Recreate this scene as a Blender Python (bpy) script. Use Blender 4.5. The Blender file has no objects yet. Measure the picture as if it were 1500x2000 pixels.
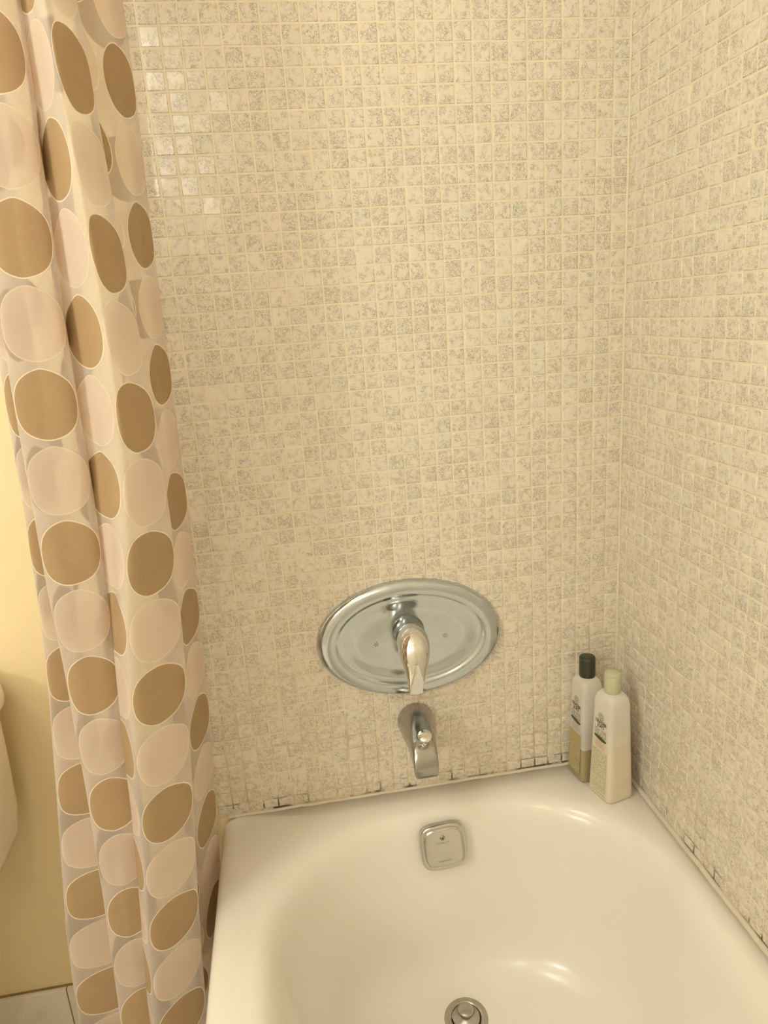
import bpy, bmesh, math, random
from mathutils import Vector, Matrix, noise
random.seed(7)
S = bpy.context.scene
COL = S.collection
PI = math.pi

# ------------------------------------------------------------------ helpers
def link(o, parent=None):
    COL.objects.link(o)
    if parent is not None:
        o.parent = parent
    return o

def mesh_obj(name, verts, faces, mat=None, parent=None, smooth=True):
    me = bpy.data.meshes.new(name)
    me.from_pydata([tuple(v) for v in verts], [], faces)
    me.update()
    for m in (mat if isinstance(mat, (list, tuple)) else [mat]):
        if m is not None:
            me.materials.append(m)
    if smooth:
        me.polygons.foreach_set('use_smooth', [True] * len(me.polygons))
    return link(bpy.data.objects.new(name, me), parent)

def bm_obj(name, bm, mat=None, parent=None, smooth=True):
    me = bpy.data.meshes.new(name)
    bmesh.ops.recalc_face_normals(bm, faces=bm.faces[:])
    bm.to_mesh(me); bm.free()
    for m in (mat if isinstance(mat, (list, tuple)) else [mat]):
        if m is not None:
            me.materials.append(m)
    if smooth:
        me.polygons.foreach_set('use_smooth', [True] * len(me.polygons))
    return link(bpy.data.objects.new(name, me), parent)

def thing(name, label, cat, loc=(0, 0, 0), rot=(0, 0, 0), group=None):
    o = bpy.data.objects.new(name, None)
    o.empty_display_size = .05
    COL.objects.link(o)
    o.location = loc; o.rotation_euler = rot
    o['label'] = label; o['category'] = cat; o['kind'] = 'thing'
    if group: o['group'] = group
    return o

def struct(o, label=None):
    o['kind'] = 'structure'
    if label: o['label'] = label
    return o

def sharp(o, deg=40):
    me = o.data
    try:
        me.set_sharp_from_angle(angle=math.radians(deg))
    except Exception:
        pass
    return o

def bevel(o, w, seg=3, deg=35):
    m = o.modifiers.new('bevel', 'BEVEL'); m.width = w; m.segments = seg
    m.limit_method = 'ANGLE'; m.angle_limit = math.radians(deg)
    return o

def loft(rings, cap0=True, cap1=True):
    """rings: list of equal-length closed point lists"""
    n = len(rings[0]); V = [p for r in rings for p in r]; F = []
    for i in range(len(rings) - 1):
        for j in range(n):
            k = (j + 1) % n
            F.append((i*n+j, i*n+k, (i+1)*n+k, (i+1)*n+j))
    def cap(i, flip):
        c = Vector((0, 0, 0))
        for p in rings[i]: c += Vector(p)
        V.append(c / n); ci = len(V) - 1
        for j in range(n):
            k = (j + 1) % n
            F.append((ci, i*n+j, i*n+k) if flip else (ci, i*n+k, i*n+j))
    if cap0: cap(0, False)
    if cap1: cap(len(rings) - 1, True)
    return V, F

def loft_obj(name, rings, mat, parent=None, cap0=True, cap1=True, smooth=True):
    V, F = loft(rings, cap0, cap1)
    o = mesh_obj(name, V, F, mat, parent, smooth)
    bm = bmesh.new(); bm.from_mesh(o.data)
    bmesh.ops.recalc_face_normals(bm, faces=bm.faces[:]); bm.to_mesh(o.data); bm.free()
    if smooth: o.data.polygons.foreach_set('use_smooth', [True] * len(o.data.polygons))
    return o

def box(name, a, b, mat, parent=None, smooth=False):
    (x0, y0, z0), (x1, y1, z1) = a, b
    V = [(x0,y0,z0),(x1,y0,z0),(x1,y1,z0),(x0,y1,z0),(x0,y0,z1),(x1,y0,z1),(x1,y1,z1),(x0,y1,z1)]
    F = [(0,3,2,1),(4,5,6,7),(0,1,5,4),(1,2,6,5),(2,3,7,6),(3,0,4,7)]
    return mesh_obj(name, V, F, mat, parent, smooth)

def lathe(name, prof, mat, parent=None, n=64, axis='z', at=(0, 0, 0)):
    rings = []
    for r, h in prof:
        ring = []
        for j in range(n):
            a = 2*PI*j/n; c, s = r*math.cos(a), r*math.sin(a)
            p = {'z': (c, s, h), 'y': (c, -h, s)}[axis]
            ring.append((p[0]+at[0], p[1]+at[1], p[2]+at[2]))
        rings.append(ring)
    return loft_obj(name, rings, mat, parent)

def rrect(xl, xr, yb, yf, r, z, n=28, bow=0):
    """rounded rectangle, n points a corner; yb > yf (yb is the wall side)"""
    pts = []
    r = min(r, (xr-xl)/2-1e-4, (yb-yf)/2-1e-4)
    for cx, cy, a0 in ((xr-r, yb-r, 0), (xl+r, yb-r, PI/2), (xl+r, yf+r, PI), (xr-r, yf+r, 1.5*PI)):
        for k in range(n):
            a = a0 + PI/2*k/(n-1)
            pts.append((cx+r*math.cos(a), cy+r*math.sin(a), z))
    return pts

def superel(hx, hy, e, n=64):
    out = []
    for j in range(n):
        a = 2*PI*j/n; c, s = math.cos(a), math.sin(a)
        out.append((hx*math.copysign(abs(c)**(2/e), c), hy*math.copysign(abs(s)**(2/e), s)))
    return out

# ------------------------------------------------------------------ materials
def new_mat(name):
    m = bpy.data.materials.new(name); m.use_nodes = True
    nt = m.node_tree; nt.nodes.clear()
    out = nt.nodes.new('ShaderNodeOutputMaterial')
    return m, nt, out

def N(nt, t, **kw):
    n = nt.nodes.new(t)
    for k, v in kw.items(): setattr(n, k, v)
    return n

def math_n(nt, op, a, b=None, clamp=False):
    n = nt.nodes.new('ShaderNodeMath'); n.operation = op; n.use_clamp = clamp
    for i, v in enumerate((a, b)):
        if v is None: continue
        if isinstance(v, (int, float)): n.inputs[i].default_value = v
        else: nt.links.new(v, n.inputs[i])
    return n.outputs[0]

def mixc(nt, fac, a, b, mode='MIX'):
    n = nt.nodes.new('ShaderNodeMix'); n.data_type = 'RGBA'; n.blend_type = mode
    for s, v in ((n.inputs[0], fac), (n.inputs[6], a), (n.inputs[7], b)):
        if isinstance(v, (int, float)): s.default_value = v
        elif isinstance(v, tuple): s.default_value = (*v, 1) if len(v) == 3 else v
        else: nt.links.new(v, s)
    return n.outputs[2]

def smoothstep(nt, v, lo, hi):
    n = nt.nodes.new('ShaderNodeMapRange'); n.interpolation_type = 'SMOOTHSTEP'
    nt.links.new(v, n.inputs[0]); n.inputs[1].default_value = lo; n.inputs[2].default_value = hi
    return n.outputs[0]

def noise_tex(nt, vec, scale, detail=2.0, rough=.5, dist=0.0):
    n = nt.nodes.new('ShaderNodeTexNoise'); n.inputs['Scale'].default_value = scale
    n.inputs['Detail'].default_value = detail; n.inputs['Roughness'].default_value = rough
    n.inputs['Distortion'].default_value = dist
    nt.links.new(vec, n.inputs['Vector'])
    return n.outputs['Fac']

def bsdf(nt, out, **kw):
    b = nt.nodes.new('ShaderNodeBsdfPrincipled')
    for k, v in kw.items():
        b.inputs[k].default_value = (*v, 1) if isinstance(v, tuple) and len(v) == 3 else v
    nt.links.new(b.outputs[0], out.inputs[0])
    return b

def bump(nt, h, strength, dist, b):
    n = nt.nodes.new('ShaderNodeBump'); n.inputs['Strength'].default_value = strength
    n.inputs['Distance'].default_value = dist
    nt.links.new(h, n.inputs['Height']); nt.links.new(n.outputs[0], b.inputs['Normal'])

def objco(nt):
    return nt.nodes.new('ShaderNodeTexCoord').outputs['Object']

def plain(name, col, rough=.5, metal=0.0, nscale=0, namt=0.0, bumps=0.0, bscale=200, spec=.5):
    m, nt, out = new_mat(name)
    b = bsdf(nt, out, **{'Base Color': col, 'Roughness': rough, 'Metallic': metal, 'Specular IOR Level': spec})
    oc = objco(nt)
    if namt:
        f = noise_tex(nt, oc, nscale, 3)
        dark = tuple(c*(1-namt) for c in col)
        nt.links.new(mixc(nt, f, dark, col), b.inputs['Base Color'])
    if bumps:
        bump(nt, noise_tex(nt, oc, bscale, 3), bumps, .001, b)
    return m

# tile glaze: cream with grey crackle, a little different on every tile
def tile_material():
    m, nt, out = new_mat('tile_glaze')
    b = bsdf(nt, out, Roughness=.17)
    b.inputs['Specular IOR Level'].default_value = .5
    at = N(nt, 'ShaderNodeAttribute', attribute_name='rnd')
    va = N(nt, 'ShaderNodeVectorMath', operation='SCALE'); nt.links.new(at.outputs['Color'], va.inputs[0]); va.inputs['Scale'].default_value = 9.0
    vb = N(nt, 'ShaderNodeVectorMath', operation='ADD'); nt.links.new(va.outputs[0], vb.inputs[0]); nt.links.new(objco(nt), vb.inputs[1])
    vec = vb.outputs[0]
    sep = N(nt, 'ShaderNodeSeparateColor'); nt.links.new(at.outputs['Color'], sep.inputs[0])
    r, g, bl = sep.outputs
    n1 = noise_tex(nt, vec, 250, 3, .60, .8)
    ridge = math_n(nt, 'ABSOLUTE', math_n(nt, 'SUBTRACT', n1, .5))
    vein = math_n(nt, 'SUBTRACT', 1.0, smoothstep(nt, ridge, .006, .070))
    n2 = noise_tex(nt, vec, 110, 2, .5)
    area = math_n(nt, 'ADD', n2, math_n(nt, 'MULTIPLY', math_n(nt, 'SUBTRACT', g, .5), .14))
    mask = smoothstep(nt, area, .36, .60)
    fleck = smoothstep(nt, noise_tex(nt, vec, 620, 2, .6), .54, .70)
    v = math_n(nt, 'MULTIPLY', math_n(nt, 'MAXIMUM', vein, math_n(nt, 'MULTIPLY', fleck, .8)), mask)
    v = math_n(nt, 'MULTIPLY', v, .76)
    base = mixc(nt, r, TILE_A, TILE_B)
    cool = smoothstep(nt, bl, .86, 1.0)
    base = mixc(nt, cool, base, TILE_C)
    cloud = smoothstep(nt, n2, .35, .7)
    base = mixc(nt, math_n(nt, 'MULTIPLY', cloud, .35), base, TILE_D)
    col = mixc(nt, v, base, TILE_V)
    nt.links.new(col, b.inputs['Base Color'])
    bump(nt, noise_tex(nt, vec, 110, 2), .12, .0006, b)
    return m

def grout_material():
    m, nt, out = new_mat('tile_grout')
    b = bsdf(nt, out, Roughness=.36)
    oc = objco(nt)
    sp = N(nt, 'ShaderNodeSeparateXYZ'); nt.links.new(oc, sp.inputs[0])
    z = sp.outputs[2]
    n = noise_tex(nt, oc, 14, 3)
    col = mixc(nt, n, GROUT_A, GROUT_B)
    # soap film and rust stains in the joints of the splash zone below the valve
    low = math_n(nt, 'SUBTRACT', 1.0, smoothstep(nt, z, .46, .98))
    st = math_n(nt, 'MULTIPLY', low, smoothstep(nt, noise_tex(nt, oc, 9, 4, .65), .40, .66))
    col = mixc(nt, math_n(nt, 'MULTIPLY', st, .55), col, (.42, .30, .13))
    # mildew in the lowest joints
    lowest = math_n(nt, 'SUBTRACT', 1.0, smoothstep(nt, z, .412, .436))
    md = math_n(nt, 'MULTIPLY', lowest, smoothstep(nt, math_n(nt, 'ADD', noise_tex(nt, oc, 26, 4, .6), math_n(nt, 'MULTIPLY', math_n(nt, 'SUBTRACT', noise_tex(nt, oc, 5, 1), .5), .5)), .48, .62))
    col = mixc(nt, math_n(nt, 'MULTIPLY', md, .92), col, (.045, .033, .02))
    nt.links.new(col, b.inputs['Base Color'])
    bump(nt, noise_tex(nt, oc, 500, 2), .25, .0005, b)
    return m

TILE_A = (.745, .685, .595); TILE_B = (.73, .665, .58); TILE_C = (.71, .68, .60); TILE_D = (.78, .72, .62); TILE_V = (.29, .25, .205)
GROUT_A = (.80, .73, .59); GROUT_B = (.74, .655, .50)
M_tile = tile_material()
M_grout = grout_material()
M_paint = plain('cream_wall_paint', (.84, .71, .45), .45, nscale=3, namt=.05, bumps=.25, bscale=160)
M_white_wall = plain('pale_room_paint', (.85, .83, .79), .6)
M_ceil = plain('ceiling_paint', (.88, .87, .84), .7)
M_floor = plain('floor_tile', (.80, .77, .71), .3)
M_corner = plain('corner_grout', (.76, .68, .53), .55, nscale=30, namt=.12)
M_caulk = plain('caulk', (.70, .63, .53), .4, nscale=60, namt=.12, bumps=.3, bscale=220)
M_porc = plain('toilet_china', (.86, .80, .72), .12)

def enamel():
    m, nt, out = new_mat('tub_enamel')
    b = bsdf(nt, out, Roughness=.22)
    b.inputs['Base Color'].default_value = (.79, .70, .575, 1)
    b.inputs['Coat Weight'].default_value = .12; b.inputs['Coat Roughness'].default_value = .05
    oc = objco(nt)
    big = noise_tex(nt, oc, 5, 2)
    col = mixc(nt, big, (.79, .755, .70), (.81, .78, .735))
    # worn scuffs and specks
    sp = smoothstep(nt, noise_tex(nt, oc, 95, 4, .7), .70, .80)
    wide = smoothstep(nt, noise_tex(nt, oc, 7, 2), .50, .65)
    col = mixc(nt, math_n(nt, 'MULTIPLY', math_n(nt, 'MULTIPLY', sp, wide), .22), col, (.42, .35, .25))
    nt.links.new(col, b.inputs['Base Color'])
    bump(nt, noise_tex(nt, oc, 22, 2), .06, .002, b)
    return m
M_tub = enamel()

def metal(name, col, rough, streak=0.0):
    m, nt, out = new_mat(name)
    b = bsdf(nt, out, **{'Base Color': col, 'Metallic': 1.0, 'Roughness': rough})
    oc = objco(nt)
    if streak:
        f = noise_tex(nt, oc, 260, 3, .7)
        f2 = smoothstep(nt, noise_tex(nt, oc, 18, 3), .35, .7)
        mx = math_n(nt, 'MULTIPLY', smoothstep(nt, f, .38, .70), f2)
        r = math_n(nt, 'ADD', rough, math_n(nt, 'MULTIPLY', mx, streak))
        nt.links.new(r, b.inputs['Roughness'])
        nt.links.new(mixc(nt, math_n(nt, 'MULTIPLY', mx, .35), col, tuple(min(1, c*1.12) for c in col)), b.inputs['Base Color'])
    return m
M_plate = metal('spotted_chrome', (.57, .62, .66), .12, .10)
M_chrome = metal('chrome', (.78, .78, .77), .05)
M_nickel = metal('worn_chrome', (.42, .41, .385), .2, .12)
M_drain = metal('drain_metal', (.46, .44, .39), .32, .1)
M_ovf = metal('overflow_chrome', (.62, .61, .57), .18, .15)
M_dark = plain('dark_gap', (.02, .02, .02), .6)
M_etch = plain('etched_mark', (.33, .34, .34), .6)
M_etch2 = plain('engraved_lettering', (.36, .34, .30), .5)

# shower curtain film: frosted sheer vinyl with a checker of tan and blush discs
P_DOT = .0883
def curtain_material():
    m, nt, out = new_mat('curtain_film')
    uv = N(nt, 'ShaderNodeUVMap', uv_map='UVMap')
    sp = N(nt, 'ShaderNodeSeparateXYZ'); nt.links.new(uv.outputs[0], sp.inputs[0])
    u, v = sp.outputs[0], sp.outputs[1]          # in dot pitches, a disc centre at each whole number
    cu = math_n(nt, 'ROUND', u); cv = math_n(nt, 'ROUND', v)
    du = math_n(nt, 'SUBTRACT', u, cu); dv = math_n(nt, 'SUBTRACT', v, cv)
    d = math_n(nt, 'SQRT', math_n(nt, 'ADD', math_n(nt, 'MULTIPLY', du, du), math_n(nt, 'MULTIPLY', dv, dv)))
    disc = math_n(nt, 'LESS_THAN', d, .455)
    edge = math_n(nt, 'MULTIPLY', math_n(nt, 'GREATER_THAN', d, .448), math_n(nt, 'LESS_THAN', d, .465))
    par = math_n(nt, 'PINGPONG', math_n(nt, 'ADD', cu, cv), 1.0)      # 0 tan, 1 blush
    oc = objco(nt)
    weave = noise_tex(nt, oc, 60, 3)
    tan = mixc(nt, weave, (.40, .28, .155), (.45, .32, .18))
    blush = mixc(nt, weave, (.85, .72, .63), (.89, .77, .68))
    dotc = mixc(nt, par, tan, blush)
    col = mixc(nt, disc, (.82, .765, .73), dotc)
    col = mixc(nt, edge, col, (.93, .84, .72))
    alpha_dot = math_n(nt, 'SUBTRACT', .96, math_n(nt, 'MULTIPLY', par, .12))
    a = N(nt, 'ShaderNodeMix'); nt.links.new(disc, a.inputs[0]); a.inputs[2].default_value = .50; nt.links.new(alpha_dot, a.inputs[3])
    al = math_n(nt, 'MAXIMUM', a.outputs[0], math_n(nt, 'MULTIPLY', edge, .9))
    lw = N(nt, 'ShaderNodeLayerWeight'); lw.inputs[0].default_value = .5
    graze = math_n(nt, 'POWER', lw.outputs['Facing'], 2.2)
    al = math_n(nt, 'ADD', al, math_n(nt, 'MULTIPLY', graze, .45), True)
    dif = N(nt, 'ShaderNodeBsdfDiffuse'); trl = N(nt, 'ShaderNodeBsdfTranslucent'); tra = N(nt, 'ShaderNodeBsdfTransparent')
    glo = N(nt, 'ShaderNodeBsdfGlossy'); glo.inputs['Roughness'].default_value = .35
    glo.inputs['Color'].default_value = (1, 1, 1, 1)
    nt.links.new(col, dif.inputs[0]); nt.links.new(col, trl.inputs[0])
    m1 = N(nt, 'ShaderNodeMixShader')
    istan = math_n(nt, 'MULTIPLY', disc, math_n(nt, 'SUBTRACT', 1.0, par))
    nt.links.new(math_n(nt, 'SUBTRACT', .42, math_n(nt, 'MULTIPLY', istan, .27)), m1.inputs[0])
    nt.links.new(dif.outputs[0], m1.inputs[1]); nt.links.new(trl.outputs[0], m1.inputs[2])
    fr = N(nt, 'ShaderNodeLayerWeight'); fr.inputs[0].default_value = .5
    fr5 = math_n(nt, 'POWER', fr.outputs['Facing'], 4.0)
    m2 = N(nt, 'ShaderNodeMixShader'); nt.links.new(math_n(nt, 'ADD', math_n(nt, 'MULTIPLY', fr5, .22), .02), m2.inputs[0])
    nt.links.new(m1.outputs[0], m2.inputs[1]); nt.links.new(glo.outputs[0], m2.inputs[2])
    m3 = N(nt, 'ShaderNodeMixShader'); nt.links.new(al, m3.inputs[0])
    nt.links.new(tra.outputs[0], m3.inputs[1]); nt.links.new(m2.outputs[0], m3.inputs[2])
    nt.links.new(m3.outputs[0], out.inputs[0])
    return m
M_curtain = curtain_material()

def translucent(name, col, alpha, trans=.35, gloss=.2):
    m, nt, out = new_mat(name)
    dif = N(nt, 'ShaderNodeBsdfDiffuse'); trl = N(nt, 'ShaderNodeBsdfTranslucent'); tra = N(nt, 'ShaderNodeBsdfTransparent')
    glo = N(nt, 'ShaderNodeBsdfGlossy'); glo.inputs['Roughness'].default_value = gloss
    n = noise_tex(nt, objco(nt), 30, 2)
    c = mixc(nt, n, tuple(x*.96 for x in col), col)
    nt.links.new(c, dif.inputs[0]); nt.links.new(c, trl.inputs[0])
    m1 = N(nt, 'ShaderNodeMixShader'); m1.inputs[0].default_value = trans
    nt.links.new(dif.outputs[0], m1.inputs[1]); nt.links.new(trl.outputs[0], m1.inputs[2])
    m3 = N(nt, 'ShaderNodeMixShader'); m3.inputs[0].default_value = alpha
    nt.links.new(tra.outputs[0], m3.inputs[1]); nt.links.new(m1.outputs[0], m3.inputs[2])
    fr = N(nt, 'ShaderNodeLayerWeight'); fr.inputs[0].default_value = .5
    fr5 = math_n(nt, 'POWER', fr.outputs['Facing'], 4.0)
    m2 = N(nt, 'ShaderNodeMixShader'); nt.links.new(math_n(nt, 'ADD', math_n(nt, 'MULTIPLY', fr5, .3), .03), m2.inputs[0])
    nt.links.new(m3.outputs[0], m2.inputs[1]); nt.links.new(glo.outputs[0], m2.inputs[2])
    nt.links.new(m2.outputs[0], out.inputs[0])
    return m

# ------------------------------------------------------------------ tiled walls (x to the right, y into the wall, z up)
T = .0265; RP = .026117; Z0 = 1.6235

def tiled_wall(name, cols, to_world, seed):
    """cols: list of (a0, a1) tile extents along the wall; to_world(a, h, z)"""
    rng = random.Random(seed)
    V, F, MI, RN = [], [], [], []
    rows = []
    for r in range(-20, 47):
        z1 = Z0 - r*RP; z0 = Z0 - (r+1)*RP
        rows.append((max(z0, .4045), z1))
    # grout bed with thickness
    amin = min(c[0] for c in cols); amax = max(c[1] for c in cols)
    amin, amax = (amin, 0.0) if amin < 0 else (0.0, amax)
    zt = rows[0][1]; zb = .3990
    base = [to_world(a, h, z) for a, h, z in ((amin,.0005,zb),(amax,.0005,zb),(amax,.0005,zt),(amin,.0005,zt),(amin,-.03,zb),(amax,-.03,zb),(amax,-.03,zt),(amin,-.03,zt))]
    V += base; F += [(0,1,2,3),(4,7,6,5),(0,4,5,1),(1,5,6,2),(2,6,7,3),(3,7,4,0)]; MI += [1]*6; RN += [(0,0,0,1)]*8
    # slight wander of the joints
    cw = [rng.gauss(0, .00022) for _ in range(len(cols)+1)]
    rw = [rng.gauss(0, .00022) for _ in range(len(rows)+1)]
    for ri, (z0, z1) in enumerate(rows):
        for ci, (a0, a1) in enumerate(cols):
            g = .00125
            x0 = a0+g+cw[ci]+rng.gauss(0,.00014); x1 = a1-g+cw[ci+1]+rng.gauss(0,.00014)
            b0 = z0+g+rw[ri+1]+rng.gauss(0,.00014); b1 = z1-g+rw[ri]+rng.gauss(0,.00014)
            if x1-x0 < .002 or b1-b0 < .002: continue
            tx = rng.gauss(0, .014); tz = rng.gauss(0, .014); off = rng.gauss(.0012, .00012)
            xm, zm = (x0+x1)/2, (b0+b1)/2
            n0 = len(V)
            for ins, h in ((0, 0.0), (.00025, off*.72), (.0012, off)):
                for (a, z) in ((x0+ins, b0+ins), (x1-ins, b0+ins), (x1-ins, b1-ins), (x0+ins, b1-ins)):
                    hh = h + ((a-xm)*tx + (z-zm)*tz if h else 0)
                    V.append(to_world(a, hh, z))
            rn = (rng.random(), rng.random(), rng.random(), 1)
            RN += [rn]*12
            for k in range(2):
                for j in range(4):
                    jj = (j+1) % 4
                    F.append((n0+4*k+j, n0+4*k+jj, n0+4*k+4+jj, n0+4*k+4+j)); MI.append(0)
            F.append((n0+8, n0+9, n0+10, n0+11)); MI.append(0)
    o = mesh_obj(name, V, F, [M_tile, M_grout], None, False)
    o.data.polygons.foreach_set('material_index', MI)
    at = o.data.attributes.new('rnd', 'FLOAT_COLOR', 'POINT')
    at.data.foreach_set('color', [c for t in RN for c in t])
    bm = bmesh.new(); bm.from_mesh(o.data); bmesh.ops.recalc_face_normals(bm, faces=bm.faces[:]); bm.to_mesh(o.data); bm.free()
    o.data.polygons.foreach_set('use_smooth', [False]*6 + [(k % 9) != 8 for k in range(len(o.data.polygons)-6)])
    return o

XL = -.7425
bc = [(-(c+1)*T, -c*T) for c in range(28)]
bc[0] = (-T, -.0012)
bc[-1] = (XL, -27*T)
wb = struct(tiled_wall('wall_back', list(reversed(bc)), lambda a, h, z: (a, -h, z), 3), 'cream mosaic tiled wall above the faucet end of the tub')
rc = [(d*T, (d+1)*T) for d in range(58)]
rc[0] = (.0012, T)
wr = struct(tiled_wall('wall_right', rc, lambda a, h, z: (-h, -a, z), 5), 'cream mosaic tiled wall along the side of the tub')

# other walls
YF = -1.62; XW = -2.5; ZC = 2.42
o = struct(box('wall_back.001', (XW, 0, 0), (XL-.0002, .03, ZC), M_paint), 'cream yellow painted wall behind the curtain and toilet')
o = struct(box('wall_back.002', (XL, 0, Z0+20*RP+.0005), (0, .03, ZC), M_paint))
o = struct(box('wall_back.003', (XL, 0.0001, 0), (0, .03, .3989), M_paint))
o = struct(box('wall_right.001', (0, -1.55, Z0+20*RP+.0005), (.03, 0.03, ZC), M_paint))
o = struct(box('wall_right.002', (0, YF, 0), (.03, -58*T-.0005, ZC), M_white_wall))
o = struct(box('wall_front', (XW, YF-.03, 0), (.03, YF, ZC), M_white_wall))
# left wall with a doorway; unseen dark door added for dark chrome reflections
o = struct(box('wall_left', (XW-.03, YF-.03, 0), (XW, -1.35, ZC), M_white_wall))
o = struct(box('wall_left.001', (XW-.03, -.55, 0), (XW, .03, ZC), M_white_wall))
o = struct(box('wall_left.002', (XW-.03, -1.35, 2.03), (XW, -.55, ZC), M_white_wall))
o = struct(box('reflection_door_1', (XW-.035, -1.345, 0.01), (XW-.005, -.555, 2.025), plain('door_wood', (.10, .06, .035), .35, nscale=4, namt=.3)))
o = struct(box('floor', (XW-.03, YF-.03, -.05), (.03, .03, 0), M_floor))
o = struct(box('ceiling', (XW-.03, YF-.03, ZC), (.03, .03, ZC+.05), M_ceil))

# baseboard tiles on the painted wall
def base_tiles():
    m, nt, out = new_mat('marble_base')
    b = bsdf(nt, out, Roughness=.2)
    oc = objco(nt)
    n = noise_tex(nt, oc, 9, 5, .6, 1.2)
    nt.links.new(mixc(nt, smoothstep(nt, n, .35, .65), (.70, .67, .60), (.80, .76, .69)), b.inputs['Base Color'])
    g = plain('base_joint', (.36, .27, .16), .7, nscale=40, namt=.5)
    bm = bmesh.new()
    x = XL - .004
    edges = [XL-.004, -1.0545] + [-1.0545-.305*k for k in range(1, 6)]
    V, F, MI = [], [], []
    for i in range(len(edges)-1):
        x1, x0 = edges[i], max(edges[i+1], XW)
        a = (x0+.0012, -.011, .0); b_ = (x1-.0012, -.0004, .0985)
        n0 = len(V)
        c = .0022
        V += [(a[0],a[1],a[2]),(b_[0],a[1],a[2]),(b_[0],b_[1],a[2]),(a[0],b_[1],a[2]),
              (a[0],a[1],b_[2]-c),(b_[0],a[1],b_[2]-c),(b_[0],a[1]+c,b_[2]),(a[0],a[1]+c,b_[2]),(b_[0],b_[1],b_[2]),(a[0],b_[1],b_[2])]
        F += [(n0,n0+1,n0+5,n0+4),(n0+4,n0+5,n0+6,n0+7),(n0+7,n0+6,n0+8,n0+9),(n0,n0+4,n0+7,n0+9,n0+3),(n0+1,n0+2,n0+8,n0+6,n0+5)]
        MI += [0]*5
    bm.free()
    n0 = len(V)
    V += [(XW,-.0088,0),(XL-.004,-.0088,0),(XL-.004,-.0088,.0975),(XW,-.0088,.0975),(XL-.004,0,.0996),(XW,0,.0996)]
    F += [(n0,n0+1,n0+2,n0+3),(n0+3,n0+2,n0+4,n0+5)]; MI += [1,1]
    o = mesh_obj('baseboard_back', V, F, [m, g], None, False)
    o.data.polygons.foreach_set('material_index', MI)
    return struct(o, 'white marble tile baseboard under the painted wall')
base_tiles()

# ------------------------------------------------------------------ bathtub
XO = -.737
def bathtub():
    t = thing('bathtub', 'glossy almond bathtub along the mosaic tiled walls', 'bathtub', (0, 0, 0))
    R = []
    yb, yf, xr = -.0016, -1.52, -.0016
    def outer(dx, z, r): R.append(rrect(XO+dx, xr, yb, yf, r, z))
    outer(.012, .002, .004); outer(.004, .06, .004); outer(0, .30, .004)
    outer(0, .372, .006); outer(.0015, .383, .008); outer(.005, .391, .010); outer(.012, .3965, .014); outer(.022, .3985, .016)
    # deck, rolled edge and basin: (xl, xr, yb, yf, r, z)
    prof = [(-.680, -.024, -.048, -1.455, .225, .3988),
            (-.670, -.030, -.055, -1.447, .225, .3978),
            (-.661, -.037, -.062, -1.438, .223, .3948),
            (-.653, -.043, -.068, -1.430, .221, .3895),
            (-.646, -.049, -.0735, -1.423, .219, .3815),
            (-.641, -.0535, -.078, -1.416, .217, .3710),
            (-.637, -.057, -.0815, -1.410, .215, .3570),
            (-.632, -.061, -.0855, -1.398, .213, .3300),
            (-.622, -.070, -.0930, -1.370, .210, .2700),
            (-.611, -.081, -.1010, -1.335, .207, .2000),
            (-.603, -.089, -.1065, -1.310, .205, .1550),
            (-.595, -.097, -.1120, -1.295, .202, .1300),
            (-.583, -.109, -.1210, -1.278, .197, .1120),
            (-.566, -.126, -.1350, -1.258, .190, .0985),
            (-.545, -.147, -.1530, -1.235, .180, .0890),
            (-.520, -.172, -.1760, -1.210, .165, .0862),
            (-.470, -.222, -.2200, -1.160, .120, .0855)]
    for p in prof: R.append(rrect(p[0], p[1], p[2], p[3], p[4], p[5]))
    o = loft_obj('tub_shell', R, M_tub, t, cap0=True, cap1=True)
    # flat-ish floor cap sits lower in the middle
    return t
tub = bathtub()

# caulk beads
def caulk(name, pts, r, label, mat=None):
    cu = bpy.data.curves.new(name, 'CURVE'); cu.dimensions = '3D'; cu.bevel_depth = r; cu.bevel_resolution = 4; cu.use_fill_caps = True
    s = cu.splines.new('POLY'); s.points.add(len(pts)-1)
    for p, q in zip(s.points, pts): p.co = (*q, 1)
    o = bpy.data.objects.new(name, cu); cu.materials.append(mat or M_caulk); COL.objects.link(o)
    return struct(o, label)
rg = random.Random(4)
caulk('trim_1', [(XO+.012-.0 + (abs(XO)-.012)*k/40, -.0020+rg.gauss(0,.0004), .3998+rg.gauss(0,.0005)) for k in range(41)], .0031, 'pale caulk bead between the tub and the faucet wall')
caulk('trim_2', [(-.0026+rg.gauss(0,.0004), -.004-1.5*k/80, .3998+rg.gauss(0,.0005)) for k in range(81)], .0048, 'pale caulk bead between the tub and the side wall')

caulk('trim_3', [(-.0022+rg.gauss(0,.0002), -.0022+rg.gauss(0,.0002), .40+1.745*k/90) for k in range(91)], .0022, 'pale grout line in the corner of the tiled walls', M_corner)

# ------------------------------------------------------------------ text
def text_verts(txt, size, bold=0.0, sx=1.0):
    cu = bpy.data.curves.new('txt', 'FONT'); cu.body = txt; cu.size = size; cu.align_x = 'CENTER'; cu.align_y = 'CENTER'
    cu.offset = bold; cu.resolution_u = 2
    ob = bpy.data.objects.new('txt', cu); COL.objects.link(ob)
    dg = bpy.context.evaluated_depsgraph_get(); dg.update()
    me = bpy.data.meshes.new_from_object(ob.evaluated_get(dg))
    V = [(v.co.x*sx, v.co.y) for v in me.vertices]; F = [tuple(p.vertices) for p in me.polygons]
    bpy.data.objects.remove(ob); bpy.data.meshes.remove(me); bpy.data.curves.remove(cu)
    return V, F

def shift(VF, dx, dy):
    return [(x+dx, y+dy) for x, y in VF[0]], VF[1]

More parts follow.
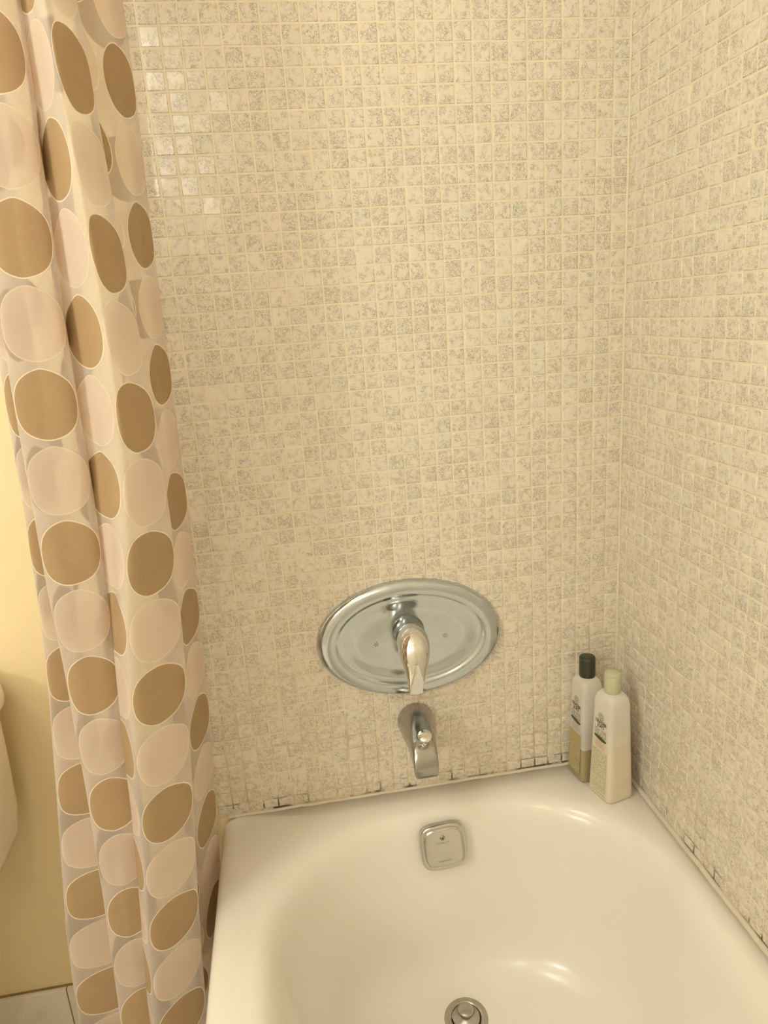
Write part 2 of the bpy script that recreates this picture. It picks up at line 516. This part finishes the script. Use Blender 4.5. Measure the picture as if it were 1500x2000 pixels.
def join2(parts):
    V, F = [], []
    for v, f in parts:
        n = len(V); V += v; F += [tuple(i+n for i in q) for q in f]
    return V, F

def ellipse2(hx, hy, n=24, cx=0, cy=0):
    V = [(cx+hx*math.cos(2*PI*k/n), cy+hy*math.sin(2*PI*k/n)) for k in range(n)]
    return V, [tuple(range(n))]

def stroke2(pts, w):
    V, F = [], []
    for i in range(len(pts)-1):
        (x0, y0), (x1, y1) = pts[i], pts[i+1]
        L = math.hypot(x1-x0, y1-y0) or 1e-6; nx, ny = -(y1-y0)/L*w/2, (x1-x0)/L*w/2
        n = len(V); V += [(x0+nx,y0+ny),(x0-nx,y0-ny),(x1-nx,y1-ny),(x1+nx,y1+ny)]; F.append((n,n+1,n+2,n+3))
    return V, F

def ring2(r, w, n=28, cx=0, cy=0, sy=1.0):
    V, F = [], []
    for k in range(n):
        a = 2*PI*k/n
        for q in (r-w/2, r+w/2): V.append((cx+q*math.cos(a), cy+q*sy*math.sin(a)))
    for k in range(n):
        j = (k+1) % n; F.append((2*k, 2*k+1, 2*j+1, 2*j))
    return V, F

# ------------------------------------------------------------------ shower valve
VX, VZ = -.3805, .7025
def valve():
    t = thing('shower_valve', 'oval chrome shower valve plate with a lever handle on the tiled wall', 'shower valve', (VX, -.0012, VZ))
    A, B = .1605, .1068
    prof = [(1.0, 0), (.997, .003), (.985, .0062), (.965, .0092), (.93, .0120), (.88, .0136), (.83, .0140), (.79, .0134), (.765, .0122), (.75, .0106), (.735, .0100),
            (.70, .0098), (.65, .0086), (.60, .0070), (.55, .0056), (.50, .0050), (.40, .0052), (.30, .0056), (.2, .0058), (.05, .0058)]
    rings = []
    ca, sa = math.cos(math.radians(-2)), math.sin(math.radians(-2))
    n = 128
    for s, h in prof:
        ring = []
        for k in range(n):
            a = 2*PI*k/n
            # inset keeps an even band width round the oval
            x = (A-(1-s)*A*.86-(1-s)*.0*B)*math.cos(a); z = (B-(1-s)*B)*math.sin(a)
            ring.append((x*ca-z*sa, -h, x*sa+z*ca))
        rings.append(ring)
    loft_obj('escutcheon_plate', rings, M_plate, t, cap0=False)
    hz = .0150; hx = -.003
    lathe('sleeve', [(.0275, .004), (.0275, .008), (.0262, .0095), (.0255, .030), (.0255, .034), (.018, .034)], M_dark_chrome, t, 64, 'y', (hx, 0, hz))
    # lever handle: a rounded hub that draws out into a tapering lever hanging down
    P = [(0.000, .030, .0000, .0215, .0220), (0.000, .036, .0000, .0250, .0252), (0, .044, -.0010, .0264, .0262), (0, .052, -.0050, .0266, .0256), (-.0005, .0600, -.0120, .0260, .0240),
         (-.0010, .0665, -.0215, .0240, .0205), (-.0016, .0715, -.0320, .0208, .0165), (-.0024, .0755, -.0430, .0174, .0130), (-.0032, .0785, -.0540, .0146, .0102),
         (-.0040, .0805, -.0640, .0126, .0082), (-.0046, .0820, -.0725, .0112, .0068), (-.0050, .0826, -.0775, .0100, .0058), (-.0052, .0828, -.0795, .0080, .0040)]
    cs = [Vector((p[0]+hx, -p[1], p[2]+hz)) for p in P]
    rings = []
    n = 48
    up = Vector((1, 0, 0))
    for i, p in enumerate(P):
        d = (cs[min(i+1, len(cs)-1)]-cs[max(i-1, 0)]).normalized()
        b2 = d.cross(up).normalized()
        f = min(1, max(0, (i-7)/3))
        ring = []
        for (x, y) in superel(p[3], p[4], 2.0+1.0*f, n):
            y2 = y
            ring.append(cs[i]+up*x+b2*y2)
        rings.append(ring)
    # a flat facet ground on the front of the lower lever
    Np = Vector((0, -.93, -.37)).normalized(); Np0 = cs[9]-Vector((0, .0052, 0))
    for i in range(6, len(rings)):
        for k, q in enumerate(rings[i]):
            dd = (q-Np0).dot(Vector((0, -1, -.18)).normalized())
            if dd > 0: rings[i][k] = q-Vector((0, -1, -.18)).normalized()*dd
    h = loft_obj('lever_handle', rings, M_chrome, t)
    sharp(h, 38)
    # cold and hot marks etched left and right of the handle
    for nm, sx in (('cold_mark', -1), ('hot_mark', 1)):
        parts = []
        for k in range(8 if sx > 0 else 6):
            a = 2*PI*k/(8 if sx > 0 else 6)+.2
            r0, r1 = (.0026, .0050) if sx > 0 else (0, .0050)
            parts.append(stroke2([(r0*math.cos(a), r0*math.sin(a)), (r1*math.cos(a), r1*math.sin(a))], .0008))
            if sx < 0:
                for e in (-.6, .6):
                    parts.append(stroke2([(.0028*math.cos(a), .0028*math.sin(a)), (.0028*math.cos(a)+.0016*math.cos(a+e), .0028*math.sin(a)+.0016*math.sin(a+e))], .0006))
        if sx > 0: parts.append(ring2(.0020, .0008))
        V, F = join2(parts)
        cx = -.0595 if sx < 0 else .0610; cz = -.0035 if sx < 0 else -.004
        mesh_obj(nm, [(cx+x, -.0058, cz+y) for x, y in V], [tuple(reversed(f)) for f in F], M_etch, t, False)
    return t
M_dark_chrome = metal('shaded_chrome', (.32, .32, .31), .18)
valve()

# ------------------------------------------------------------------ tub spout
def spout():
    t = thing('tub_spout', 'worn chrome tub spout with a diverter knob below the valve plate', 'spout', (-.3800, -.0012, .5420))
    # y out, centre x, centre z, half width, half height, squareness
    st = [(0, 0, 0, .0315, .0315, 2.0), (.004, 0, 0, .0325, .0325, 2.0), (.010, 0, .0002, .0325, .0325, 2.0), (.025, -.0002, .0010, .0312, .0318, 2.1), (.045, -.0012, .0022, .0285, .0300, 2.4),
          (.065, -.0025, .0036, .0255, .0276, 2.8), (.085, -.0040, .0040, .0230, .0255, 3.3), (.100, -.0052, .0020, .0216, .0245, 4.0), (.112, -.0060, -.0005, .0208, .0230, 4.8),
          (.122, -.0066, -.0055, .0203, .0190, 5.5), (.129, -.0070, -.0105, .0198, .0145, 6.0), (.1325, -.0072, -.0145, .0192, .0105, 6.0), (.1338, -.0072, -.0170, .0180, .0080, 6.0)]
    rings = []
    for y, cx, cz, hw, hh, e in st:
        rings.append([(cx+a, -y, cz+b) for a, b in superel(hw, hh, e, 64)])
    b = loft_obj('spout_body', rings, M_nickel, t)
    k = lathe('diverter_knob', [(.0042, 0), (.0042, .010), (.0036, .0105), (.0036, .0118), (.0046, .012), (.0050, .0185), (.0066, .0215), (.0092, .0238), (.0104, .0252), (.0106, .0268), (.0098, .0282), (.004, .0290)], M_chrome, t, 40)
    k.location = (-.0055, -.1100, .0185); k.rotation_euler = (math.radians(22), 0, 0); k.scale = (1.1, 1.1, 1.0)
    return t
spout()

# ------------------------------------------------------------------ overflow plate
def overflow():
    ang = math.radians(7.5)
    t = thing('overflow_plate', 'square chrome overflow plate with a cross screw on the tub end wall', 'overflow plate', (-.3600, -.0935, .3455), (-ang, math.radians(-2.5), 0))
    # local frame: x right, z up, -y out of the tub wall
    prof = [(.0395, -.004), (.0395, .0015), (.0392, .0042), (.0382, .0062), (.0368, .0072), (.0352, .0070), (.0338, .0058), (.0328, .0054), (.0322, .0058), (.0316, .0074), (.0306, .0082), (.0290, .0084), (.018, .0086), (.004, .0087)]
    rings = []
    for r, h in prof:
        pts = []
        for x, z in superel(r, r*1.04, 4.6, 96):
            # sides bow outward a little
            pts.append((x*(1+.03*(1-(z/r)**2)), -h, z*(1+.03*(1-(x/r)**2))))
        rings.append(pts)
    loft_obj('overflow_cover', rings, M_ovf, t)
    sc = lathe('screw', [(.0046, .0080), (.0046, .0094), (.0040, .0102), (.0015, .0106)], M_nickel, t, 32, 'y', (-.0005, 0, .0195))
    V, F = join2([stroke2([(-.0026, 0), (.0026, 0)], .0010), stroke2([(0, -.0026), (0, .0026)], .0010)])
    rot = math.radians(40)
    mesh_obj('cross_slot', [(-.0005+x*math.cos(rot)-y*math.sin(rot), -.0107, .0195+x*math.sin(rot)+y*math.cos(rot)) for x, y in V], [tuple(reversed(f)) for f in F], M_dark, sc, False)
    for txt, z, s in (('STERLING', .0100, .0043), ('CLEAN OUT', -.0240, .0036)):
        V, F = text_verts(txt, s, .00006, 1.15)
        mesh_obj('engraved_lettering', [(x, -.0089, z+y) for x, y in V], [tuple(reversed(f)) for f in F], M_etch2, t, False)
    return t
overflow()

# ------------------------------------------------------------------ drain
def drain():
    t = thing('tub_drain', 'round grey metal tub drain with a raised stopper knob', 'drain', (-.3575, -.2020, .0865))
    lathe('drain_flange', [(.0365, -.0012), (.0368, .0002), (.0358, .0020), (.0330, .0028), (.0255, .0022), (.0248, .0005), (.0245, -.0006), (.004, -.0006)], M_drain, t, 72)
    s = lathe('stopper', [(.0232, -.0004), (.0234, .0022), (.0225, .0034), (.009, .0040), (.0085, .0080), (.0090, .0120), (.0125, .0135), (.0132, .0150), (.0132, .0190), (.0122, .0203), (.004, .0208)], M_drain, t, 64)
    return t
drain()

# ------------------------------------------------------------------ bottles
M_shell_a = [translucent('frosted_plastic', (.93, .90, .86), .80, .40, .25), translucent('wet_plastic', (.90, .85, .70), .30, .40, .25)]
M_shell_b = [translucent('milky_plastic', (.93, .91, .85), .85, .35, .25), translucent('filled_plastic', (.93, .89, .79), .82, .35, .25)]
M_liq_a = plain('olive_shampoo', (.30, .225, .065), .35)
M_liq_b = plain('cream_conditioner', (.83, .72, .48), .4)
M_cap_dark = plain('dark_green_cap', (.035, .042, .020), .38)
M_cap_pale = plain('pale_green_cap', (.52, .53, .36), .42)
M_ink = plain('black_ink', (.06, .045, .03), .6)
M_ink_green = plain('grey_green_ink', (.27, .275, .17), .6)
M_ink_dkgreen = plain('dark_green_ink', (.07, .09, .025), .6)
M_ink_red = plain('red_brown_ink', (.52, .30, .20), .6)
M_panel = None
def panel_mat(ca, cb):
    m, nt, out = new_mat('leaf_pattern_print')
    b = bsdf(nt, out, Roughness=.5)
    oc = objco(nt)
    vo = N(nt, 'ShaderNodeTexVoronoi', feature='DISTANCE_TO_EDGE'); vo.inputs['Scale'].default_value = 330
    mp = N(nt, 'ShaderNodeMapping'); mp.inputs['Rotation'].default_value = (.6, 0, 0); mp.inputs['Scale'].default_value = (1, 1, .55)
    nt.links.new(oc, mp.inputs[0]); nt.links.new(mp.outputs[0], vo.inputs['Vector'])
    f = smoothstep(nt, vo.outputs['Distance'], .05, .16)
    nt.links.new(mixc(nt, f, ca, cb), b.inputs['Base Color'])
    return m
M_panel = panel_mat((.64, .61, .43), (.45, .43, .26))
M_panel_a = panel_mat((.44, .37, .19), (.34, .28, .125))

def bottle(name, label, loc, rz, shell, liquid, cap_m, level, k0=1.0):
    t = thing(name, label, 'bottle', loc, (0, 0, rz), 'hair wash bottles in the tub corner')
    H = .196
    def half(z):
        f = z/H
        return (.0272-(.0272-.0214)*f)*k0, (.0292-(.0292-.0236)*f)*k0
    def ring(z, k=1.0, e=7.0, off=0.0):
        hx, hy = half(z); return [(x, y, z) for x, y in superel((hx-off)*k, (hy-off)*k, e, 72)]
    def shellr(off=0, z0=0.0, z1=None):
        R = [ring(z0+.0, .92, 6.0, off), ring(z0+.0012, .965, 6.5, off), ring(z0+.004, .993, 7, off), ring(z0+.008, 1, 7, off)]
        top = (z1 or .182)
        for k in range(1, 13): R.append(ring(z0+.008+(top-z0-.008)*k/12, 1, 7.0-1.2*k/12, off))
        return R
    R = shellr()
    for dz, k, e in ((.188, .975, 5.0), (.1925, .93, 4.4), (.196, .86, 3.6), (.1985, .76, 3.0), (.2000, .66, 2.5)):
        R.append(ring(dz, k, e))
    R.append([(x, y, .2005) for x, y in superel(.0126, .0126, 2, 72)]); R.append([(x, y, .2090) for x, y in superel(.0124, .0124, 2, 72)])
    body = loft_obj('bottle_body', R, shell, t)
    for p in body.data.polygons:
        p.material_index = 1 if p.center.z < level+.003 else 0
    L = shellr(.0010, .0012, level)
    loft_obj('liquid', L, liquid, t)
    c = lathe('flip_cap', [(.0136, .2005), (.0140, .2015), (.0140, .2300), (.0138, .2305), (.0138, .2312), (.0140, .2317), (.0139, .2352), (.0130, .2370), (.004, .2374)], cap_m, t, 56)
    # printed front: viewer looks along +x, text runs toward -y
    def print_part(nm, VF, mat, dz, parent=t):
        V, F = VF
        P = []
        for x, y in V:
            z = dz+y; hx, hy = half(z)
            P.append((-hx-.00025, -x, z))
        return mesh_obj(nm, P, [tuple(f) for f in F], mat, parent, False)
    emb = [ring2(.0066, .0009, 28, 0, 0), ring2(.0022, .0010, 16)]
    for k in range(7):
        a = 2*PI*k/7
        emb.append(ellipse2(.0014, .0014, 10, .0043*math.cos(a), .0043*math.sin(a)))
    emb.append(stroke2([(-.009, -.0060), (-.004, -.0078), (.004, -.0078), (.009, -.0060)], .0011))
    print_part('emblem', join2(emb), M_ink_green, .1575)
    print_part('brand_lettering', join2([shift(text_verts("TRADER", .0080, .00032, .95), 0, .0034), shift(text_verts("JOE'S", .0080, .00032, .95), 0, -.0036)]), M_ink, .1425)
    print_part('product_lettering', join2([shift(text_verts("TEA TREE", .0078, .00018, .88), 0, .0036), shift(text_verts("TINGLE", .0092, .00022, .98), 0, -.0038)]), M_ink_green, .1265)
    sw_t = [(-.0155+.031*k/20, .0012-.0040*math.sin(PI*k/20)*.25+.0006) for k in range(21)]
    V = []; F = []
    for k in range(21):
        x = -.0155+.031*k/20; u = k/20
        th = .0062*(math.sin(PI*min(1, max(0, u*.96+.02)))**.5)
        ymid = .0010*math.cos(PI*u)
        V += [(x, ymid+th*.55), (x, ymid-th*.75)]
    for k in range(20): F.append((2*k, 2*k+1, 2*k+3, 2*k+2))
    print_part('green_swoosh', (V, F), M_ink_dkgreen, .1165)
    lines = ["Conditioner with", "tea tree, peppermint", "and eucalyptus oils", "nourishes scalp"] if liquid is M_liq_b else ["Shampoo with", "tea tree, peppermint", "and eucalyptus oils", "refreshes scalp"]
    print_part('small_print', join2([shift(text_verts(l, .0036, .00006, .92), 0, -.0037*i) for i, l in enumerate(lines)]), M_ink_red, .1090)
    pw = .0180; ph = .0395; g = []
    V = [(-pw+2*pw*i/8, -ph+2*ph*j/16) for j in range(17) for i in range(9)]
    F = [(j*9+i, j*9+i+1, (j+1)*9+i+1, (j+1)*9+i) for j in range(16) for i in range(8)]
    print_part('pattern_panel', (V, F), M_panel if liquid is M_liq_b else M_panel_a, .0535)
    print_part('base_line', stroke2([(-.0175, 0), (.0175, 0)], .0009), M_ink_green, .0095)
    return t
M_capname = None
bottle('shampoo_bottle', 'frosted bottle with a dark green cap and olive liquid in the tub corner', (-.0725, -.0342, .3992), math.radians(8), M_shell_a, M_liq_a, M_cap_dark, .069, .93)
bottle('conditioner_bottle', 'milky bottle with a pale green cap nearest the side wall', (-.0545, -.0948, .3992), math.radians(13.5), M_shell_b, M_liq_b, M_cap_pale, .112)

# ------------------------------------------------------------------ shower curtain
ZL = [2.0, 1.8, 1.6, 1.5, 1.4, 1.3, 1.2, 1.1, 1.0, .9, .8, .7, .6, .5, .4, .3, .12]
def ext(a):
    return [a[0]+.006*0, a[0]] + a + [a[-1]-.010]
TAB = {
 'V1': (-0.205, ext([-0.8437, -0.8503, -0.8594, -0.8676, -0.8737, -0.8785, -0.8831, -0.8889, -0.8977, -0.9087, -0.9206, -0.9323, -0.9434, -0.951])),
 'V1b': (-0.25, ext([-0.8208, -0.8271, -0.837, -0.8453, -0.8498, -0.8532, -0.8565, -0.8585, -0.8602, -0.8629, -0.8654, -0.8681, -0.8733, -0.8783])),
 'V2': (-0.225, ext([-0.7752, -0.7773, -0.781, -0.7848, -0.7874, -0.7895, -0.7928, -0.7976, -0.8017, -0.8036, -0.8046, -0.808, -0.8126, -0.8163])),
 'V2c': (-0.195, ext([-0.7853, -0.7877, -0.7917, -0.7956, -0.7985, -0.8015, -0.8066, -0.8149, -0.8246, -0.834, -0.8426, -0.8514, -0.8605, -0.8679])),
 'V3': (-0.275, ext([-0.7413, -0.7398, -0.7382, -0.7358, -0.7354, -0.7407, -0.7516, -0.7651, -0.778, -0.7877, -0.7965, -0.8062, -0.8163, -0.8243])),
 'V4': (-0.215, ext([-0.7196, -0.718, -0.7156, -0.7124, -0.7088, -0.7074, -0.7096, -0.7146, -0.7208, -0.7281, -0.7361, -0.745, -0.7548, -0.7631])),
 'V5': (-0.13, ext([-0.7179, -0.7189, -0.7193, -0.72, -0.7216, -0.7239, -0.7269, -0.7307, -0.7349, -0.7399, -0.7467, -0.7541, -0.7607, -0.7657])),
 'V6': (-0.05, ext([-0.6969, -0.6992, -0.7024, -0.7048, -0.7063, -0.7085, -0.711, -0.7141, -0.7177, -0.7221, -0.7274, -0.7337, -0.7409, -0.7475])),
}
def tabx(k, z):
    xs = TAB[k][1]
    for i in range(len(ZL)-1):
        if ZL[i] >= z >= ZL[i+1]:
            f = (ZL[i]-z)/(ZL[i]-ZL[i+1]); return xs[i]+(xs[i+1]-xs[i])*f
    return xs[0] if z > ZL[0] else xs[-1]

def section(z):
    """fold line of the gathered curtain at height z: (x, y, u in dot pitches, v shift in metres)"""
    g = {k: (tabx(k, z), TAB[k][0]) for k in TAB}
    v1, v1b, v2, v2c, v3, v4, v5, v6 = (g[k] for k in ('V1', 'V1b', 'V2', 'V2c', 'V3', 'V4', 'V5', 'V6'))
    mid = lambda a, b, dy: ((a[0]+b[0])/2, (a[1]+b[1])/2+dy)
    return [(v1[0]+.080, -.120, -4.0, .034),
            (v1[0]+.004, -.165, -3.0, .020),
            (*v1, -2.45, 0),
            (v1b[0]+.014, -.195, -1.6, 0),
            (v1b[0]+.004, -.222, -1.0, 0),
            (*v1b, -.52, 0),
            (*mid(v1b, v2, -.008), 0.0, 0),
            (*v2, .50, 0),
            (v1b[0]+.035, -.150, 1.45, .032),
            (*v2c, 2.46, -.010),
            (*mid(v2c, v3, 0), 3.0, -.012),
            (*v3, 3.52, -.016),
            (*mid(v3, v4, -.010), 4.0, -.022),
            (*v4, 4.50, -.020),
            (v5[0]-.016, -.165, 5.1, .02),
            (*v5, 5.56, .010),
            (*mid(v5, v6, 0), 6.0, .014),
            (*v6, 6.5, .014),
            (v6[0]-.020, -.034, 6.85, .014),
            (v6[0]-.055, -.095, 7.6, .010)]

def catmull(P, m):
    out = []
    n = len(P)
    for i in range(n-1):
        p0 = P[max(i-1, 0)]; p1 = P[i]; p2 = P[i+1]; p3 = P[min(i+2, n-1)]
        for k in range(m):
            t = k/m
            q = []
            for a, b, c, d in zip(p0, p1, p2, p3):
                m1 = (c-a)*.42; m2 = (d-b)*.42
                q.append((2*t**3-3*t*t+1)*b+(t**3-2*t*t+t)*m1+(-2*t**3+3*t*t)*c+(t**3-t*t)*m2)
            # u stays monotone and even along the segment
            q[2] = p1[2]+(p2[2]-p1[2])*t
            out.append(q)
    out.append(list(P[-1]))
    return out

def curtain():
    zs = [2.0-(2.0-.12)*k/150 for k in range(151)]
    V, F, UV = [], [], []
    M = 12
    for z in zs:
        pts = catmull(section(z), M)
        for j, (x, y, u, v) in enumerate(pts):
            w = noise.noise(Vector((u*2.1, z*2.2, 1.3)))*.0042+noise.noise(Vector((u*4.0, z*9.0, 5.1)))*.0012
            x2 = x+w*.6; y2 = y+w
            if z < .43: x2 = min(x2, -.7405)
            elif z < .60: x2 = min(x2, -.7405+(z-.43)*.35)
            V.append((x2, min(y2, -.012), z)); UV.append((u, (z-v-1.1665)/P_DOT))
    n = len(pts)
    for i in range(len(zs)-1):
        for j in range(n-1):
            F.append((i*n+j, i*n+j+1, (i+1)*n+j+1, (i+1)*n+j))
    o = mesh_obj('shower_curtain', V, F, M_curtain)
    ul = o.data.uv_layers.new(name='UVMap')
    for l in o.data.loops: ul.data[l.index].uv = UV[l.vertex_index]
    o['label'] = 'gathered sheer shower curtain with tan and blush pink dots'
    o['category'] = 'shower curtain'; o['kind'] = 'thing'
    return o
curtain()

# ------------------------------------------------------------------ toilet
def toilet():
    cx = -1.256
    t = thing('toilet', 'white toilet against the painted wall beside the curtain', 'toilet', (cx, 0, 0))
    def rr(hx, y0, y1, r, z, n=14): return rrect(-hx, hx, y0, y1, r, z, n)
    R = []
    for hx, yf, r, z in ((.120, -.150, .04, .430), (.160, -.168, .045, .433), (.185, -.180, .05, .443), (.203, -.190, .055, .462), (.213, -.196, .057, .490), (.219, -.200, .058, .530), (.222, -.202, .058, .60), (.224, -.203, .058, .700)):
        R.append(rr(hx, -.012, yf, r, z))
    loft_obj('tank', R, M_porc, t)
    R = []
    for hx, yf, r, z in ((.226, -.206, .058, .7005), (.233, -.213, .062, .7030), (.2375, -.217, .064, .710), (.2385, -.218, .064, .723), (.236, -.2155, .063, .735), (.228, -.208, .060, .745), (.212, -.192, .05, .7505)):
        R.append(rr(hx, -.008, yf, r, z))
    loft_obj('tank_lid', R, M_porc, t)
    h = lathe('flush_lever', [(.012, .202), (.012, .210), (.006, .212), (.006, .218)], M_chrome, t, 32, 'y', (-.155, 0, .66))
    def ov(hx, y0, y1, z, e=2.4):
        c = (y0+y1)/2; hy = (y0-y1)/2
        return [(x, c+y, z) for x, y in superel(hx, hy, e, 56)]
    R = [ov(.115, -.10, -.56, 0), ov(.112, -.10, -.55, .03), ov(.10, -.11, -.50, .14), ov(.13, -.10, -.56, .24), ov(.172, -.06, -.65, .35), ov(.182, -.03, -.675, .392), ov(.180, -.03, -.672, .405), ov(.10, -.2, -.55, .405)]
    loft_obj('bowl', R, M_porc, t)
    R = [ov(.178, -.215, -.675, .406), ov(.185, -.212, -.682, .412), ov(.185, -.212, -.682, .430), ov(.178, -.22, -.67, .438), ov(.08, -.32, -.56, .440)]
    loft_obj('seat_lid', R, M_porc, t)
    R = [rr(.13, -.020, -.19, .04, .400), rr(.12, -.020, -.17, .04, .4310)]
    loft_obj('tank_shelf', R, M_porc, t)
    return t
toilet()

# ------------------------------------------------------------------ lights
def area(name, loc, target, size, power, col, shape='DISK'):
    l = bpy.data.lights.new(name, 'AREA'); l.shape = shape; l.size = size; l.energy = power; l.color = col
    o = bpy.data.objects.new(name, l); COL.objects.link(o); o.location = loc
    o.rotation_euler = (Vector(target)-Vector(loc)).to_track_quat('-Z', 'Y').to_euler()
    return o
def point(name, loc, r, power, col):
    l = bpy.data.lights.new(name, 'POINT'); l.shadow_soft_size = r; l.energy = power; l.color = col
    o = bpy.data.objects.new(name, l); COL.objects.link(o); o.location = loc
    return o
WARM = (1.0, .98, .84)
# bulbs of a vanity bar on the wall behind the camera, a ceiling light and a small sconce
for bx, by, bz, e, br in ((-.83, YF+.12, 2.00, 2.6, .05), (-.84, YF+.12, 1.72, 2.6, .05), (-1.95, YF+.12, 1.72, 10, .05), (-2.12, YF+.12, 1.72, 10, .05)):
    point('vanity_bulb', (bx, by, bz), br, e, WARM)
area('ceiling_lamp', (-1.45, -.85, ZC-.03), (-1.45, -.85, 0), .45, 6, WARM)
point('sconce_lamp', (-1.72, -.20, 1.86), .045, 2.8, WARM)

w = bpy.data.worlds.new('room_world'); S.world = w; w.use_nodes = True
w.node_tree.nodes['Background'].inputs[0].default_value = (.9, .8, .65, 1)
w.node_tree.nodes['Background'].inputs[1].default_value = .02

# ------------------------------------------------------------------ camera
cd = bpy.data.cameras.new('camera'); cam = bpy.data.objects.new('camera', cd); COL.objects.link(cam)
Rr = ((.9861398141750749, -.15136399579065962, -.06795003809442682),
      (-.1060056614560913, -.25973829823079536, -.9598431206043136),
      (.1276364628074808, .9537426053241281, -.2721837176458926))
right = Vector(Rr[0]); up = -Vector(Rr[1]); back = -Vector(Rr[2])
m = Matrix((right, up, back)).transposed().to_4x4()
m.translation = Vector((-.55595869, -1.09442207, -.38232301+1.6235))
cam.matrix_world = m
cd.sensor_fit = 'HORIZONTAL'; cd.sensor_width = 36.0; cd.lens = 36.0*1375.4933/1500
cd.clip_start = .01
S.camera = cam

S.view_settings.view_transform = 'Standard'
try: S.view_settings.look = 'None'
except Exception: pass
S.view_settings.gamma = 1.0; S.view_settings.use_curve_mapping = False
S.view_settings.exposure = 0.18
S.cycles.max_bounces = 12; S.cycles.diffuse_bounces = 8; S.cycles.transparent_max_bounces = 24; S.cycles.transmission_bounces = 8
S.cycles.sample_clamp_indirect = 6.0
